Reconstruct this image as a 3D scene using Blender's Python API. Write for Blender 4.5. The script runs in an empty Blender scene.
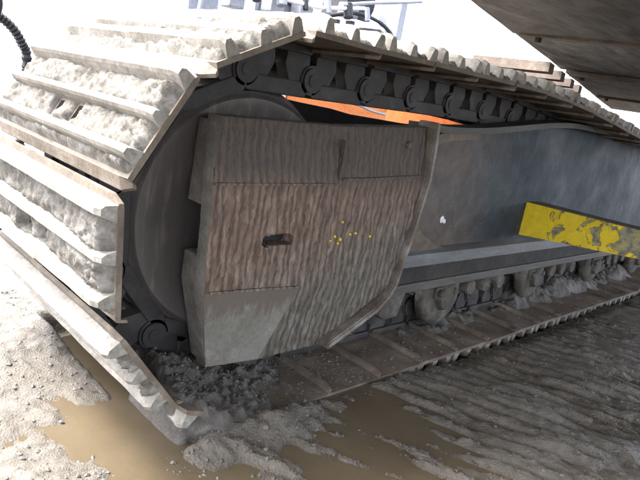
import bpy, bmesh, math, random
import numpy as np
from mathutils import Vector, Matrix, noise

rng = random.Random(7)
S = bpy.context.scene
COL = S.collection

# ------------------------------------------------------------------ camera
cam = bpy.data.cameras.new('camera')
cam_o = bpy.data.objects.new('camera', cam)
COL.objects.link(cam_o)
YAW, PITCH, ROLL = 0.805, -0.238, 0.171
cy, sy, cp, sp = math.cos(YAW), math.sin(YAW), math.cos(PITCH), math.sin(PITCH)
FW = Vector((sy * cp, cy * cp, sp)); RT = Vector((cy, -sy, 0)); UP = RT.cross(FW)
cr, sr = math.cos(ROLL), math.sin(ROLL)
R2 = cr * RT + sr * UP
U2 = -sr * RT + cr * UP
m3 = Matrix((R2, U2, -FW)).transposed()
cam_o.matrix_world = Matrix.Translation((-0.843, -0.878, 0.732)) @ m3.to_4x4()
cam.sensor_width = 36.0
cam.lens = 582.3 / 640 * 36
cam.clip_start = 0.02
cam.clip_end = 1500
S.camera = cam_o

# ------------------------------------------------------------------ sky and sun
SUN_AZ = math.radians(-36)      # measured from +Y towards +X
SUN_EL = math.radians(56)
w = bpy.data.worlds.new('World'); S.world = w; w.use_nodes = True
nt = w.node_tree
sky = nt.nodes.new('ShaderNodeTexSky'); sky.sky_type = 'NISHITA'
sky.sun_disc = False
sky.sun_elevation = SUN_EL
sky.sun_rotation = SUN_AZ
sky.air_density = 0.5; sky.dust_density = 3.0; sky.ozone_density = 0.0
bgn = nt.nodes['Background']; bgn.inputs['Strength'].default_value = 0.13
hsv = nt.nodes.new('ShaderNodeHueSaturation'); hsv.inputs['Saturation'].default_value = 0.4   # grey overcast veil
nt.links.new(sky.outputs[0], hsv.inputs['Color'])
nt.links.new(hsv.outputs[0], bgn.inputs['Color'])
sun = bpy.data.lights.new('sun', 'SUN'); sun.energy = 0.85; sun.angle = math.radians(16)
sun.color = (1.0, 0.98, 0.95)
sun_o = bpy.data.objects.new('sun', sun); COL.objects.link(sun_o)
sd = Vector((math.sin(SUN_AZ) * math.cos(SUN_EL), math.cos(SUN_AZ) * math.cos(SUN_EL), math.sin(SUN_EL)))
sun_o.rotation_euler = sd.to_track_quat('Z', 'Y').to_euler()
S.view_settings.view_transform = 'Standard'
S.view_settings.look = 'None'
S.view_settings.gamma = 1.0
S.view_settings.use_curve_mapping = False
S.view_settings.exposure = 3.75

# ------------------------------------------------------------------ helpers
def nz(x, y, z, f, oct_=4, seed=0.0):
    return noise.fractal(Vector((x * f + seed, y * f - seed * 1.7, z * f + seed * 0.6)), 0.9, 2.1, oct_)

def clamp(v, a=0.0, b=1.0):
    return a if v < a else b if v > b else v

def sstep(a, b, v):
    t = clamp((v - a) / (b - a)); return t * t * (3 - 2 * t)

def link_mesh(name, me, mats=(), parent=None):
    o = bpy.data.objects.new(name, me); COL.objects.link(o)
    for m in mats:
        if m.name not in [x.name for x in me.materials if x]:
            me.materials.append(m)
    if parent: o.parent = parent
    return o

def obj_py(name, verts, faces, mats, parent=None, smooth=False):
    me = bpy.data.meshes.new(name)
    me.from_pydata([tuple(v) for v in verts], [], faces)
    me.update()
    if smooth:
        me.polygons.foreach_set('use_smooth', [True] * len(me.polygons))
    if not isinstance(mats, (list, tuple)): mats = [mats]
    return link_mesh(name, me, mats, parent)

def obj_bm(name, bm, mats, parent=None, smooth=False, recalc=True):
    if recalc: bmesh.ops.recalc_face_normals(bm, faces=bm.faces)
    me = bpy.data.meshes.new(name); bm.to_mesh(me); bm.free()
    if smooth:
        me.polygons.foreach_set('use_smooth', [True] * len(me.polygons))
        try: me.set_sharp_from_angle(angle=math.radians(40))
        except Exception: pass
    if not isinstance(mats, (list, tuple)): mats = [mats]
    return link_mesh(name, me, mats, parent)

def empty(name, loc=(0, 0, 0)):
    o = bpy.data.objects.new(name, None); COL.objects.link(o); o.location = loc
    o.empty_display_size = 0.05
    return o

def tag(o, label, cat, group=None, kind=None):
    o['label'] = label; o['category'] = cat
    if group: o['group'] = group
    if kind: o['kind'] = kind
    return o

def add_box(bm, x0, x1, y0, y1, z0, z1, bev=0.0):
    b = bmesh.new()
    bmesh.ops.create_cube(b, size=1.0)
    for v in b.verts:
        v.co = Vector((x0 + (v.co.x + .5) * (x1 - x0), y0 + (v.co.y + .5) * (y1 - y0), z0 + (v.co.z + .5) * (z1 - z0)))
    if bev > 0:
        bmesh.ops.bevel(b, geom=b.edges[:], offset=bev, segments=2, affect='EDGES', profile=0.6)
    merge(bm, b)

def merge(bm, b):
    vm = {}
    for v in b.verts: vm[v] = bm.verts.new(v.co)
    for f in b.faces:
        nf = bm.faces.new([vm[v] for v in f.verts]); nf.material_index = f.material_index; nf.smooth = f.smooth
    b.free()

def add_prism(bm, poly, y0, y1, bev=0.0):
    """poly in (x,z), extruded along y"""
    b = bmesh.new()
    a = [b.verts.new((p[0], y0, p[1])) for p in poly]
    c = [b.verts.new((p[0], y1, p[1])) for p in poly]
    n = len(poly)
    b.faces.new(a); b.faces.new(list(reversed(c)))
    for i in range(n):
        b.faces.new((a[i], c[i], c[(i + 1) % n], a[(i + 1) % n]))
    bmesh.ops.recalc_face_normals(b, faces=b.faces)
    if bev > 0:
        bmesh.ops.bevel(b, geom=b.edges[:], offset=bev, segments=2, affect='EDGES', profile=0.6)
    merge(bm, b)

def add_lathe_y(bm, prof, cx, cz, seg=48, a0=0.0, a1=2 * math.pi, jit=None):
    """prof: list of (r, y); revolve around the Y axis through (cx,cz)"""
    rings = []
    full = abs(a1 - a0 - 2 * math.pi) < 1e-6
    n = seg if full else seg + 1
    for (r, y) in prof:
        ring = []
        for i in range(n):
            a = a0 + (a1 - a0) * i / seg
            rr = r + (jit(a, r, y) if jit else 0)
            ring.append(bm.verts.new((cx + rr * math.cos(a), y, cz + rr * math.sin(a))))
        rings.append(ring)
    for j in range(len(rings) - 1):
        for i in range(seg):
            k = (i + 1) % n
            if not full and i + 1 >= n: continue
            bm.faces.new((rings[j][i], rings[j][k], rings[j + 1][k], rings[j + 1][i]))
    if full:
        for ring in (rings[0], rings[-1]):
            if prof[rings.index(ring)][0] > 1e-4:
                bm.faces.new(ring)

def add_cyl(bm, c, axis, r, l, seg=14, bev=0.0):
    b = bmesh.new()
    bmesh.ops.create_cone(b, cap_ends=True, segments=seg, radius1=r, radius2=r, depth=l)
    if bev > 0:
        ed = [e for e in b.edges if abs(e.verts[0].co.z - e.verts[1].co.z) < 1e-6]
        bmesh.ops.bevel(b, geom=ed, offset=bev, segments=2, affect='EDGES')
    q = Vector((0, 0, 1)).rotation_difference(Vector(axis)).to_matrix().to_4x4()
    bmesh.ops.transform(b, matrix=Matrix.Translation(c) @ q, verts=b.verts)
    merge(bm, b)

def add_tube(bm, pts, r, seg=10, ridge=0.0, step=None):
    pts = [Vector(p) for p in pts]
    # catmull-rom resample
    fine = []
    P = [pts[0]] + pts + [pts[-1]]
    for i in range(1, len(P) - 2):
        n = 14 if step is None else max(4, int((P[i + 1] - P[i]).length / step))
        for k in range(n):
            t = k / n
            p0, p1, p2, p3 = P[i - 1], P[i], P[i + 1], P[i + 2]
            fine.append(0.5 * ((2 * p1) + (-p0 + p2) * t + (2 * p0 - 5 * p1 + 4 * p2 - p3) * t * t + (-p0 + 3 * p1 - 3 * p2 + p3) * t ** 3))
    fine.append(pts[-1])
    prev = None; ref = Vector((0.1, 0.3, 1)).normalized()
    for i, p in enumerate(fine):
        d = (fine[min(i + 1, len(fine) - 1)] - fine[max(i - 1, 0)]).normalized()
        u = d.cross(ref).normalized(); v = u.cross(d)
        rr = r * (1 + (ridge if i % 2 else -ridge))
        ring = [bm.verts.new(p + rr * (math.cos(2 * math.pi * k / seg) * u + math.sin(2 * math.pi * k / seg) * v)) for k in range(seg)]
        if prev:
            for k in range(seg):
                bm.faces.new((prev[k], prev[(k + 1) % seg], ring[(k + 1) % seg], ring[k]))
        else: bm.faces.new(list(reversed(ring)))
        prev = ring
    bm.faces.new(prev)

def add_sweep_xz(bm, path, width, y0, y1):
    """rectangular bar following a polyline in the XZ plane"""
    path = [Vector((p[0], p[1])) for p in path]
    n = len(path); L = []; Rr = []
    for i in range(n):
        if i == 0: d = (path[1] - path[0]).normalized(); k = 1
        elif i == n - 1: d = (path[-1] - path[-2]).normalized(); k = 1
        else:
            d1 = (path[i] - path[i - 1]).normalized(); d2 = (path[i + 1] - path[i]).normalized()
            d = (d1 + d2).normalized(); k = 1 / max(0.4, d.dot(d1))
        nn = Vector((-d.y, d.x)) * (width * 0.5 * k)
        L.append(path[i] + nn); Rr.append(path[i] - nn)
    rows = []
    for i in range(n):
        rows.append([bm.verts.new((L[i].x, y0, L[i].y)), bm.verts.new((Rr[i].x, y0, Rr[i].y)),
                     bm.verts.new((Rr[i].x, y1, Rr[i].y)), bm.verts.new((L[i].x, y1, L[i].y))])
    for i in range(n - 1):
        a, b = rows[i], rows[i + 1]
        for k in range(4):
            bm.faces.new((a[k], a[(k + 1) % 4], b[(k + 1) % 4], b[k]))
    bm.faces.new(rows[0]); bm.faces.new(list(reversed(rows[-1])))

# ------------------------------------------------------------------ materials
def mat(name):
    m = bpy.data.materials.new(name); m.use_nodes = True
    return m, m.node_tree.nodes, m.node_tree.links, m.node_tree.nodes['Principled BSDF']

def coord(N, L, scale=(1, 1, 1), kind='Object'):
    t = N.new('ShaderNodeTexCoord'); mp = N.new('ShaderNodeMapping')
    mp.inputs['Scale'].default_value = scale
    L.new(t.outputs[kind], mp.inputs['Vector'])
    return mp.outputs[0]

def wcoord(N, L, scale=(1, 1, 1)):
    g = N.new('ShaderNodeNewGeometry'); mp = N.new('ShaderNodeMapping')
    mp.inputs['Scale'].default_value = scale
    L.new(g.outputs['Position'], mp.inputs['Vector'])
    return mp.outputs[0]

def nnoise(N, L, vec, scale, detail=6, rough=0.6, dist=0.0):
    n = N.new('ShaderNodeTexNoise')
    n.inputs['Scale'].default_value = scale; n.inputs['Detail'].default_value = detail
    n.inputs['Roughness'].default_value = rough; n.inputs['Distortion'].default_value = dist
    L.new(vec, n.inputs['Vector'])
    return n.outputs['Fac']

def ramp(N, L, fac, stops, interp='LINEAR'):
    r = N.new('ShaderNodeValToRGB'); r.color_ramp.interpolation = interp
    e = r.color_ramp.elements
    while len(e) > 1: e.remove(e[-1])
    e[0].position = stops[0][0]; c = stops[0][1]
    e[0].color = (*c, 1) if isinstance(c, tuple) else (c, c, c, 1)
    for p, c in stops[1:]:
        k = e.new(p); k.color = (*c, 1) if isinstance(c, tuple) else (c, c, c, 1)
    L.new(fac, r.inputs['Fac'])
    return r.outputs['Color']

def mixc(N, L, fac, a, b, mode='MIX'):
    m = N.new('ShaderNodeMix'); m.data_type = 'RGBA'; m.blend_type = mode
    for val, idx in ((fac, 0), (a, 6), (b, 7)):
        if hasattr(val, 'is_linked') or hasattr(val, 'links'): L.new(val, m.inputs[idx])
        elif isinstance(val, tuple): m.inputs[idx].default_value = (*val, 1)
        else: m.inputs[idx].default_value = val
    return m.outputs[2]

def mathn(N, L, op, a, b=None, c=None):
    m = N.new('ShaderNodeMath'); m.operation = op
    for i, v in enumerate((a, b, c)):
        if v is None: continue
        if hasattr(v, 'links'): L.new(v, m.inputs[i])
        else: m.inputs[i].default_value = v
    return m.outputs[0]

def bump(N, L, h, dist, bsdf, strength=1.0):
    b = N.new('ShaderNodeBump'); b.inputs['Distance'].default_value = dist; b.inputs['Strength'].default_value = strength
    L.new(h, b.inputs['Height']); L.new(b.outputs[0], bsdf.inputs['Normal'])

def rough_mat(name, cols, scale=12, bscale=60, bdist=0.004, rough=(0.7, 0.95), spec=0.3, metal=0.0, stretch=(1, 1, 1)):
    m, N, L, B = mat(name)
    v = wcoord(N, L, stretch)
    f = nnoise(N, L, v, scale, 8, 0.65)
    n = len(cols)
    c = ramp(N, L, f, [(0.3 + 0.4 * i / max(1, n - 1), cols[i]) for i in range(n)])
    f2 = nnoise(N, L, v, bscale, 6, 0.7)
    c2 = mixc(N, L, 0.6, c, ramp(N, L, f2, [(0.3, 0.55), (0.7, 1.25)]), 'MULTIPLY')
    L.new(c2, B.inputs['Base Color'])
    L.new(ramp(N, L, f, [(0.3, rough[0]), (0.7, rough[1])]), B.inputs['Roughness'])
    B.inputs['Specular IOR Level'].default_value = spec
    B.inputs['Metallic'].default_value = metal
    bump(N, L, f2, bdist, B)
    return m

M = {}
M['mud_dry'] = rough_mat('dry_mud', [(.085, .077, .066), (.16, .148, .13), (.27, .257, .235)], 34, 130, .004, (.85, .98), .15)
M['shoe'] = rough_mat('worn_track_steel', [(.070, .053, .038), (.125, .098, .072), (.22, .185, .148)], 9, 90, .002, (.5, .85), .4, .0)
M['shoe_edge'] = rough_mat('polished_grouser', [(.13, .115, .095), (.22, .20, .17), (.33, .305, .27)], 10, 80, .0015, (.55, .8), .4, .0)
M['link'] = rough_mat('greasy_link_steel', [(.010, .009, .009), (.022, .019, .018), (.06, .052, .044)], 14, 80, .002, (.4, .8), .45)
M['pale'] = rough_mat('pale_dried_mud', [(.11, .095, .078), (.185, .168, .142), (.26, .24, .208)], 14, 110, .0015, (.8, .95), .2)
M['frame_brown'] = rough_mat('rusty_frame_steel', [(.055, .043, .035), (.12, .092, .07), (.19, .155, .12)], 10, 70, .003, (.55, .85), .35)
M['rib_worn'] = rough_mat('worn_rib_edge', [(.07, .052, .04), (.13, .105, .083), (.26, .24, .215)], 12, 80, .002, (.4, .7), .5)
M['dark'] = rough_mat('dark_greasy_steel', [(.012, .012, .012), (.028, .026, .024), (.06, .054, .047)], 8, 60, .003, (.6, .9), .25)
M['roller'] = rough_mat('muddy_roller_steel', [(.026, .023, .019), (.068, .060, .049), (.15, .137, .113)], 16, 80, .003, (.6, .9), .3)
M['rail'] = rough_mat('muddy_rail_steel', [(.040, .036, .032), (.072, .066, .058), (.13, .12, .107)], 7, 70, .002, (.5, .8), .4, 0, (.4, 1, 2))
M['orange'] = rough_mat('orange_paint', [(.68, .17, .02), (.78, .22, .03)], 3, 30, .0005, (.4, .5), .5)
M['orange_dark'] = rough_mat('deep_orange_paint', [(.20, .042, .006), (.30, .065, .01)], 5, 40, .001, (.6, .8), .2)  # deeper copy of the orange, offsets strong sun on the swivel guard
M['yellow_drop'] = rough_mat('yellow_paint_drops', [(.60, .44, .02), (.74, .58, .05)], 30, 90, .001, (.5, .7), .3)
M['white'] = rough_mat('white_paint', [(.66, .66, .66), (.78, .78, .77)], 3, 30, .0005, (.4, .5), .5)
M['grey'] = rough_mat('grey_paint', [(.22, .24, .28), (.32, .34, .38)], 5, 40, .001, (.5, .6), .4)
M['rubber'] = rough_mat('black_rubber', [(.016, .016, .020), (.03, .03, .036)], 9, 80, .001, (.5, .7), .4)
M['pebble'] = rough_mat('wet_pebbles', [(.05, .044, .037), (.09, .081, .069), (.17, .157, .138)], 25, 160, .001, (.3, .75), .5)
M['slat'] = rough_mat('brown_slat_steel', [(.07, .05, .04), (.12, .09, .07), (.19, .15, .12)], 8, 60, .002, (.5, .8), .4)
M['black'] = rough_mat('matt_black_steel', [(.010, .010, .011), (.02, .019, .019)], 6, 60, .003, (.9, .98), .05)  # even near-black, very matt base for the car body
M['heap'] = rough_mat('dark_gravelly_mud', [(.045, .039, .032), (.09, .08, .067), (.17, .155, .135)], 40, 190, .005, (.35, .8), .5)

def mat_guard():
    m, N, L, B = mat('rust_streaked_guard')
    v = wcoord(N, L)
    vs = wcoord(N, L, (48, 48, 16))
    big = nnoise(N, L, v, 5, 6, .6)
    st = nnoise(N, L, vs, 1.0, 7, .62, 0.5)
    vf = wcoord(N, L, (130, 130, 48))
    st2 = nnoise(N, L, vf, 1.0, 5, .6, .3)
    wv = N.new('ShaderNodeTexWave'); wv.wave_type = 'BANDS'; wv.bands_direction = 'X'; wv.wave_profile = 'SIN'
    L.new(wcoord(N, L, (1, 1, .42)), wv.inputs['Vector'])
    wv.inputs['Scale'].default_value = 15; wv.inputs['Distortion'].default_value = 7.5
    wv.inputs['Detail'].default_value = 4; wv.inputs['Detail Scale'].default_value = 2.2; wv.inputs['Detail Roughness'].default_value = .62
    rn = nnoise(N, L, wcoord(N, L, (70, 70, 22)), 1.0, 6, .6, .3)
    ridge = mathn(N, L, 'ADD', mathn(N, L, 'MULTIPLY', wv.outputs['Fac'], .55), mathn(N, L, 'MULTIPLY', rn, .5))
    groove = ramp(N, L, ridge, [(.16, .2), (.42, .75), (.72, 1.0)])
    rust = ramp(N, L, st, [(.28, (.085, .055, .038)), (.5, (.165, .111, .080)), (.74, (.27, .213, .170))])
    grey = ramp(N, L, st, [(.28, (.080, .066, .050)), (.5, (.128, .110, .087)), (.74, (.20, .188, .163))])
    # rustier in the middle of the plate, grey mud film towards the foot and the far end
    sx = N.new('ShaderNodeSeparateXYZ'); L.new(v, sx.inputs[0])
    fz = mathn(N, L, 'MULTIPLY_ADD', sx.outputs['Z'], 3.6, -0.85)
    fx = mathn(N, L, 'MULTIPLY_ADD', sx.outputs['X'], -1.3, 0.1)
    k = mathn(N, L, 'ADD', mathn(N, L, 'ADD', fz, fx), mathn(N, L, 'MULTIPLY', big, 0.9))
    kk = ramp(N, L, mathn(N, L, 'ADD', k, mathn(N, L, 'MULTIPLY_ADD', st, .8, -.4)), [(.25, 0.0), (.95, 1.0)])
    c = mixc(N, L, kk, grey, rust)
    c = mixc(N, L, .45, c, ramp(N, L, st2, [(.3, .5), (.65, 1.25)]), 'MULTIPLY')
    c = mixc(N, L, .72, c, groove, 'MULTIPLY')
    # darker brown towards the upper fold
    dk = ramp(N, L, mathn(N, L, 'ADD', sx.outputs['Z'], mathn(N, L, 'MULTIPLY', mathn(N, L, 'ADD', big, st), .07)), [(.575, 0.0), (.635, 1.0)])
    c = mixc(N, L, mathn(N, L, 'MULTIPLY', dk, .8), c, (.058, .047, .040))
    L.new(c, B.inputs['Base Color'])
    L.new(ramp(N, L, st, [(.3, .5), (.7, .9)]), B.inputs['Roughness'])
    B.inputs['Specular IOR Level'].default_value = .35
    bump(N, L, mathn(N, L, 'ADD', groove, mathn(N, L, 'MULTIPLY', st2, .5)), .005, B)
    return m
M['guard'] = mat_guard()

def mat_pale_streak():
    m, N, L, B = mat('pale_streaked_mud')
    v = wcoord(N, L)
    st = nnoise(N, L, wcoord(N, L, (55, 55, 7)), 1.0, 6, .6, .4)
    big = nnoise(N, L, v, 9, 7, .65); fine = nnoise(N, L, v, 110, 5, .7)
    base = ramp(N, L, big, [(.3, (.115, .105, .085)), (.55, (.17, .16, .132)), (.75, (.22, .21, .175))])
    base = mixc(N, L, .6, base, ramp(N, L, fine, [(.3, .6), (.7, 1.2)]), 'MULTIPLY')
    sx = N.new('ShaderNodeSeparateXYZ'); L.new(v, sx.inputs[0])
    k = mathn(N, L, 'ADD', mathn(N, L, 'MULTIPLY_ADD', sx.outputs['Z'], 5.5, -1.26), mathn(N, L, 'MULTIPLY', st, 1.1))
    kk = ramp(N, L, k, [(.42, 0.0), (.56, .85)])
    L.new(mixc(N, L, kk, base, (.10, .078, .06)), B.inputs['Base Color'])
    B.inputs['Roughness'].default_value = .85
    bump(N, L, mathn(N, L, 'ADD', big, mathn(N, L, 'MULTIPLY', fine, .4)), .003, B)
    return m
M['pale_streak'] = mat_pale_streak()

def mat_idler():
    m, N, L, B = mat('idler_steel')
    v = wcoord(N, L); vs = wcoord(N, L, (60, 60, 7))
    st = nnoise(N, L, vs, 1.0, 6, .6); big = nnoise(N, L, v, 4, 5, .6)
    c = ramp(N, L, big, [(.3, (.062, .054, .050)), (.7, (.105, .090, .081))])
    k = ramp(N, L, mathn(N, L, 'MULTIPLY', st, mathn(N, L, 'ADD', big, .5)), [(.56, 0.0), (.74, .45)])
    c = mixc(N, L, k, c, (.24, .19, .15))
    L.new(c, B.inputs['Base Color'])
    L.new(ramp(N, L, st, [(.3, .26), (.7, .5)]), B.inputs['Roughness'])
    bump(N, L, st, .0015, B)
    return m
M['idler'] = mat_idler()

def mat_blue():
    m, N, L, B = mat('slate_blue_paint')
    v = wcoord(N, L)
    big = nnoise(N, L, v, 3.5, 7, .62); mid = nnoise(N, L, v, 16, 6, .65)
    vs = wcoord(N, L, (40, 40, 6)); st = nnoise(N, L, vs, 1, 5, .6)
    blue = ramp(N, L, mid, [(.3, (.018, .024, .029)), (.55, (.030, .040, .048)), (.75, (.048, .060, .070))])
    blue = mixc(N, L, .5, blue, ramp(N, L, st, [(.3, .6), (.7, 1.2)]), 'MULTIPLY')
    sx = N.new('ShaderNodeSeparateXYZ'); L.new(v, sx.inputs[0])
    k = mathn(N, L, 'ADD', mathn(N, L, 'MULTIPLY_ADD', sx.outputs['X'], -1.5, 1.72), mathn(N, L, 'MULTIPLY', big, .9))
    kk = ramp(N, L, k, [(.45, 0.0), (.95, .85)])
    rust = ramp(N, L, mid, [(.3, (.062, .050, .042)), (.7, (.135, .105, .085))])
    c = mixc(N, L, kk, blue, rust)
    sp_ = nnoise(N, L, v, 90, 3, .5)
    c = mixc(N, L, ramp(N, L, sp_, [(.68, 0.0), (.74, .6)]), c, (.24, .24, .23))
    L.new(c, B.inputs['Base Color'])
    L.new(ramp(N, L, big, [(.3, .5), (.7, .75)]), B.inputs['Roughness'])
    B.inputs['Specular IOR Level'].default_value = .28
    bump(N, L, mathn(N, L, 'ADD', mid, mathn(N, L, 'MULTIPLY', st, .6)), .0035, B)
    return m
M['blue'] = mat_blue()

def mat_yellow():
    m, N, L, B = mat('chipped_yellow_paint')
    v = wcoord(N, L)
    a = nnoise(N, L, v, 15, 8, .68, .5)
    sx = N.new('ShaderNodeSeparateXYZ'); L.new(v, sx.inputs[0])
    # more paint left next to the frame
    k = mathn(N, L, 'ADD', a, mathn(N, L, 'MULTIPLY_ADD', sx.outputs['Y'], .42, .075))
    mk = ramp(N, L, k, [(.495, 0.0), (.515, 1.0)])
    b = nnoise(N, L, v, 30, 5, .6)
    metal = ramp(N, L, b, [(.3, (.10, .085, .06)), (.55, (.20, .19, .17)), (.75, (.30, .30, .29))])
    thin = mixc(N, L, ramp(N, L, b, [(.42, 0.0), (.58, .55)]), metal, (.42, .36, .06))
    yel = ramp(N, L, b, [(.3, (.62, .43, .012)), (.7, (.78, .58, .02))])
    L.new(mixc(N, L, mk, thin, yel), B.inputs['Base Color'])
    B.inputs['Roughness'].default_value = .5
    bump(N, L, mk, .0015, B)
    return m
M['yellow'] = mat_yellow()

def mat_deck(name, dim):
    m, N, L, B = mat(name)
    v = wcoord(N, L); vs = wcoord(N, L, (2.2, 9, 4))
    a = nnoise(N, L, vs, 1.6, 8, .65, .6); b = nnoise(N, L, v, 24, 7, .7)
    c = ramp(N, L, a, [(.28, (.045, .038, .034)), (.42, (.11, .10, .092)), (.56, (.19, .183, .17)), (.75, (.27, .262, .25))])
    c = mixc(N, L, .55, c, ramp(N, L, b, [(.3, .55), (.7, 1.2)]), 'MULTIPLY')
    st = nnoise(N, L, v, 5, 6, .6)
    c = mixc(N, L, ramp(N, L, st, [(.58, 0.0), (.68, .7)]), c, (.10, .07, .055))
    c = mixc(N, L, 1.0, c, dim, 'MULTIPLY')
    L.new(c, B.inputs['Base Color'])
    B.inputs['Roughness'].default_value = .75
    bump(N, L, b, .004, B)
    return m
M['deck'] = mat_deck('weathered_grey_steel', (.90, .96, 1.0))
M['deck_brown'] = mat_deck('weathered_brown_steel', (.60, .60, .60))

def mat_ground():
    m, N, L, B = mat('wet_mud')
    v = wcoord(N, L)
    a = nnoise(N, L, v, 5, 8, .62); b = nnoise(N, L, v, 42, 7, .7); d = nnoise(N, L, v, 170, 4, .6)
    sx = N.new('ShaderNodeSeparateXYZ'); L.new(v, sx.inputs[0])
    h = mathn(N, L, 'ADD', mathn(N, L, 'MULTIPLY_ADD', sx.outputs['Z'], 22, .86), mathn(N, L, 'MULTIPLY_ADD', a, .5, -.25))
    c = ramp(N, L, h, [(.30, (.054, .038, .020)), (.5, (.062, .046, .027)), (.70, (.076, .060, .040)), (1.0, (.112, .097, .076))])
    c = mixc(N, L, .7, c, ramp(N, L, b, [(.28, .5), (.7, 1.25)]), 'MULTIPLY')
    c = mixc(N, L, ramp(N, L, d, [(.60, 0.0), (.7, .4)]), c, (.26, .25, .23))
    L.new(c, B.inputs['Base Color'])
    L.new(ramp(N, L, h, [(.35, .12), (.6, .22), (1.0, .5)]), B.inputs['Roughness'])
    B.inputs['Specular IOR Level'].default_value = .5
    bump(N, L, mathn(N, L, 'ADD', b, mathn(N, L, 'MULTIPLY', d, .6)), .008, B)
    return m
M['ground'] = mat_ground()

def mat_water():
    m, N, L, B = mat('muddy_water')
    v = wcoord(N, L)
    a = nnoise(N, L, v, 4, 5, .6)
    L.new(ramp(N, L, a, [(.3, (.070, .053, .032)), (.7, (.098, .077, .050))]), B.inputs['Base Color'])
    B.inputs['Roughness'].default_value = .12
    B.inputs['IOR'].default_value = 1.33
    bump(N, L, nnoise(N, L, v, 28, 3, .5), .0012, B)
    return m
M['water'] = mat_water()

# ------------------------------------------------------------------ ground
GZ = -0.012
PUD = -0.0135
def ground_h(x, y):
    if abs(x) > 6 or abs(y) > 6:
        return GZ + 0.05 * nz(x, y, 0, 0.15, 3, 3.1) * min(1, (max(abs(x), abs(y)) - 6) / 10)
    h = 0.016 * nz(x, y, 0, 2.6, 4, 1.3) + 0.0075 * nz(x, y, 0, 9, 4, 5.5) * (1 - .6 * sstep(.2, .6, x))
    wob = 0.030 * nz(x, y, 0, 3.0, 2, 8.8)
    # bar prints pressed by the grousers beside the track
    band = sstep(-.62, -.25, y) * (1 - sstep(-.02, .02, y)) * sstep(-.15, .5, x)
    u = (x + wob + 0.38 * y) / 0.0667
    ridge = abs(math.sin(math.pi * u))
    h += band * (0.030 * (1 - (1 - ridge) ** 2.0) - 0.020) * (0.6 + 0.7 * (0.5 + nz(x, y, 0, 4, 2, 2.2)))
    # soft long ruts further out
    out = (1 - sstep(-.55, -.28, y))
    u2 = (x * 0.55 + y * 0.95 + 0.07 * nz(x, y, 0, 1.7, 2, 4.1)) / 0.17
    h += out * 0.013 * math.sin(2 * math.pi * u2) * (0.5 + nz(x, y, 0, 1.2, 2, 9.3))
    # low wet hollow in front of the idler end, higher crust to its far left
    pool = math.exp(-(((x + .14) / .36) ** 2 + ((y + .05) / .34) ** 2))
    h -= 0.019 * pool * (1 - math.exp(-((x + .04) / .12) ** 2 - ((y + .02) / .05) ** 2))
    h += 0.016 * sstep(-.33, -.52, x) + 0.022 * sstep(.30, .55, y) * sstep(-.05, -.3, x)
    h += 0.010 * sstep(.1, .5, x) * (1 - sstep(-.1, .0, y))
    # short crests of squeezed mud
    c = max(0.0, nz((x + .45 * y) * 2.6, y * .9, 0, 7, 4, 7.7) - 0.10)
    h += 0.040 * c * (1 - .6 * sstep(.2, .9, x)) * (0.25 + sstep(.05, -.25, y) * .75) * (1 - .4 * sstep(.5, 1.5, x))
    h += .022 * math.exp(-((x + .07) / .17) ** 2 - ((y + .045) / .055) ** 2) * (1 + .8 * nz(x, y, 0, 16, 3, 3.9))
    # fine clods
    h += 0.0030 * nz(x, y, 0, 34, 4, 6.1) * (0.5 + sstep(-.3, .3, nz(x, y, 0, 3, 2, 1.9)))
    bank = math.exp(-((y + .025) / .035) ** 2) * sstep(-.3, -.15, x)
    h += bank * ((.010 + .012 * nz(x, y, 0, 13, 3, 2.4)) * (1 - sstep(.35, .8, x)) - .010 * sstep(.45, .9, x))
    # nothing may stick through the shoes of the lower run
    under = sstep(-.015, .01, y) * (1 - sstep(.69, .72, y)) * sstep(-.28, -.22, x) * (1 - sstep(4.9, 5.0, x))
    z = GZ + h + .015 * (1 - sstep(-.05, .25, x))
    if under > 0: z = z * (1 - under) + min(z, -0.048) * under
    return z

def axis_vals(lo, hi, step, far, grow=1.22):
    v = list(np.arange(lo, hi + 1e-6, step))
    s, x = step, hi
    while x < far: s *= grow; x += s; v.append(x)
    s, x = step, lo; pre = []
    while x > -far: s *= grow; x -= s; pre.append(x)
    return pre[::-1] + v
gx = axis_vals(-.75, 2.2, .0065, 400); gy = axis_vals(-.92, .85, .0065, 400)
gv = [(x, y, ground_h(x, y)) for y in gy for x in gx]
nx = len(gx)
gf = [(j * nx + i, j * nx + i + 1, (j + 1) * nx + i + 1, (j + 1) * nx + i) for j in range(len(gy) - 1) for i in range(nx - 1)]
g = obj_py('ground', gv, gf, M['ground'], smooth=True); g['kind'] = 'structure'
g['label'] = 'churned wet grey brown mud with bar prints and small ridges'

def puddle(name, cx, cy, rx, ry, ang, z, seed):
    n = 40; vs = [(cx, cy, z)]
    for i in range(n):
        a = 2 * math.pi * i / n
        k = 1 + 0.18 * nz(math.cos(a), math.sin(a), 0, 1.5, 3, seed)
        px, py = rx * k * math.cos(a), ry * k * math.sin(a)
        vs.append((cx + px * math.cos(ang) - py * math.sin(ang), cy + px * math.sin(ang) + py * math.cos(ang), z))
    o = obj_py(name, vs, [(0, 1 + i, 1 + (i + 1) % n) for i in range(n)], M['water'])
    o['kind'] = 'structure'
    return o
puddle('puddle_water', -.22, -.02, .70, .66, .2, -.0012, 1.0)
puddle('puddle_water', .38, -.40, .42, .24, .4, PUD - .002, 2.0)
puddle('puddle_water', 1.1, -.33, .5, .22, .1, PUD - .003, 3.0)

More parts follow.
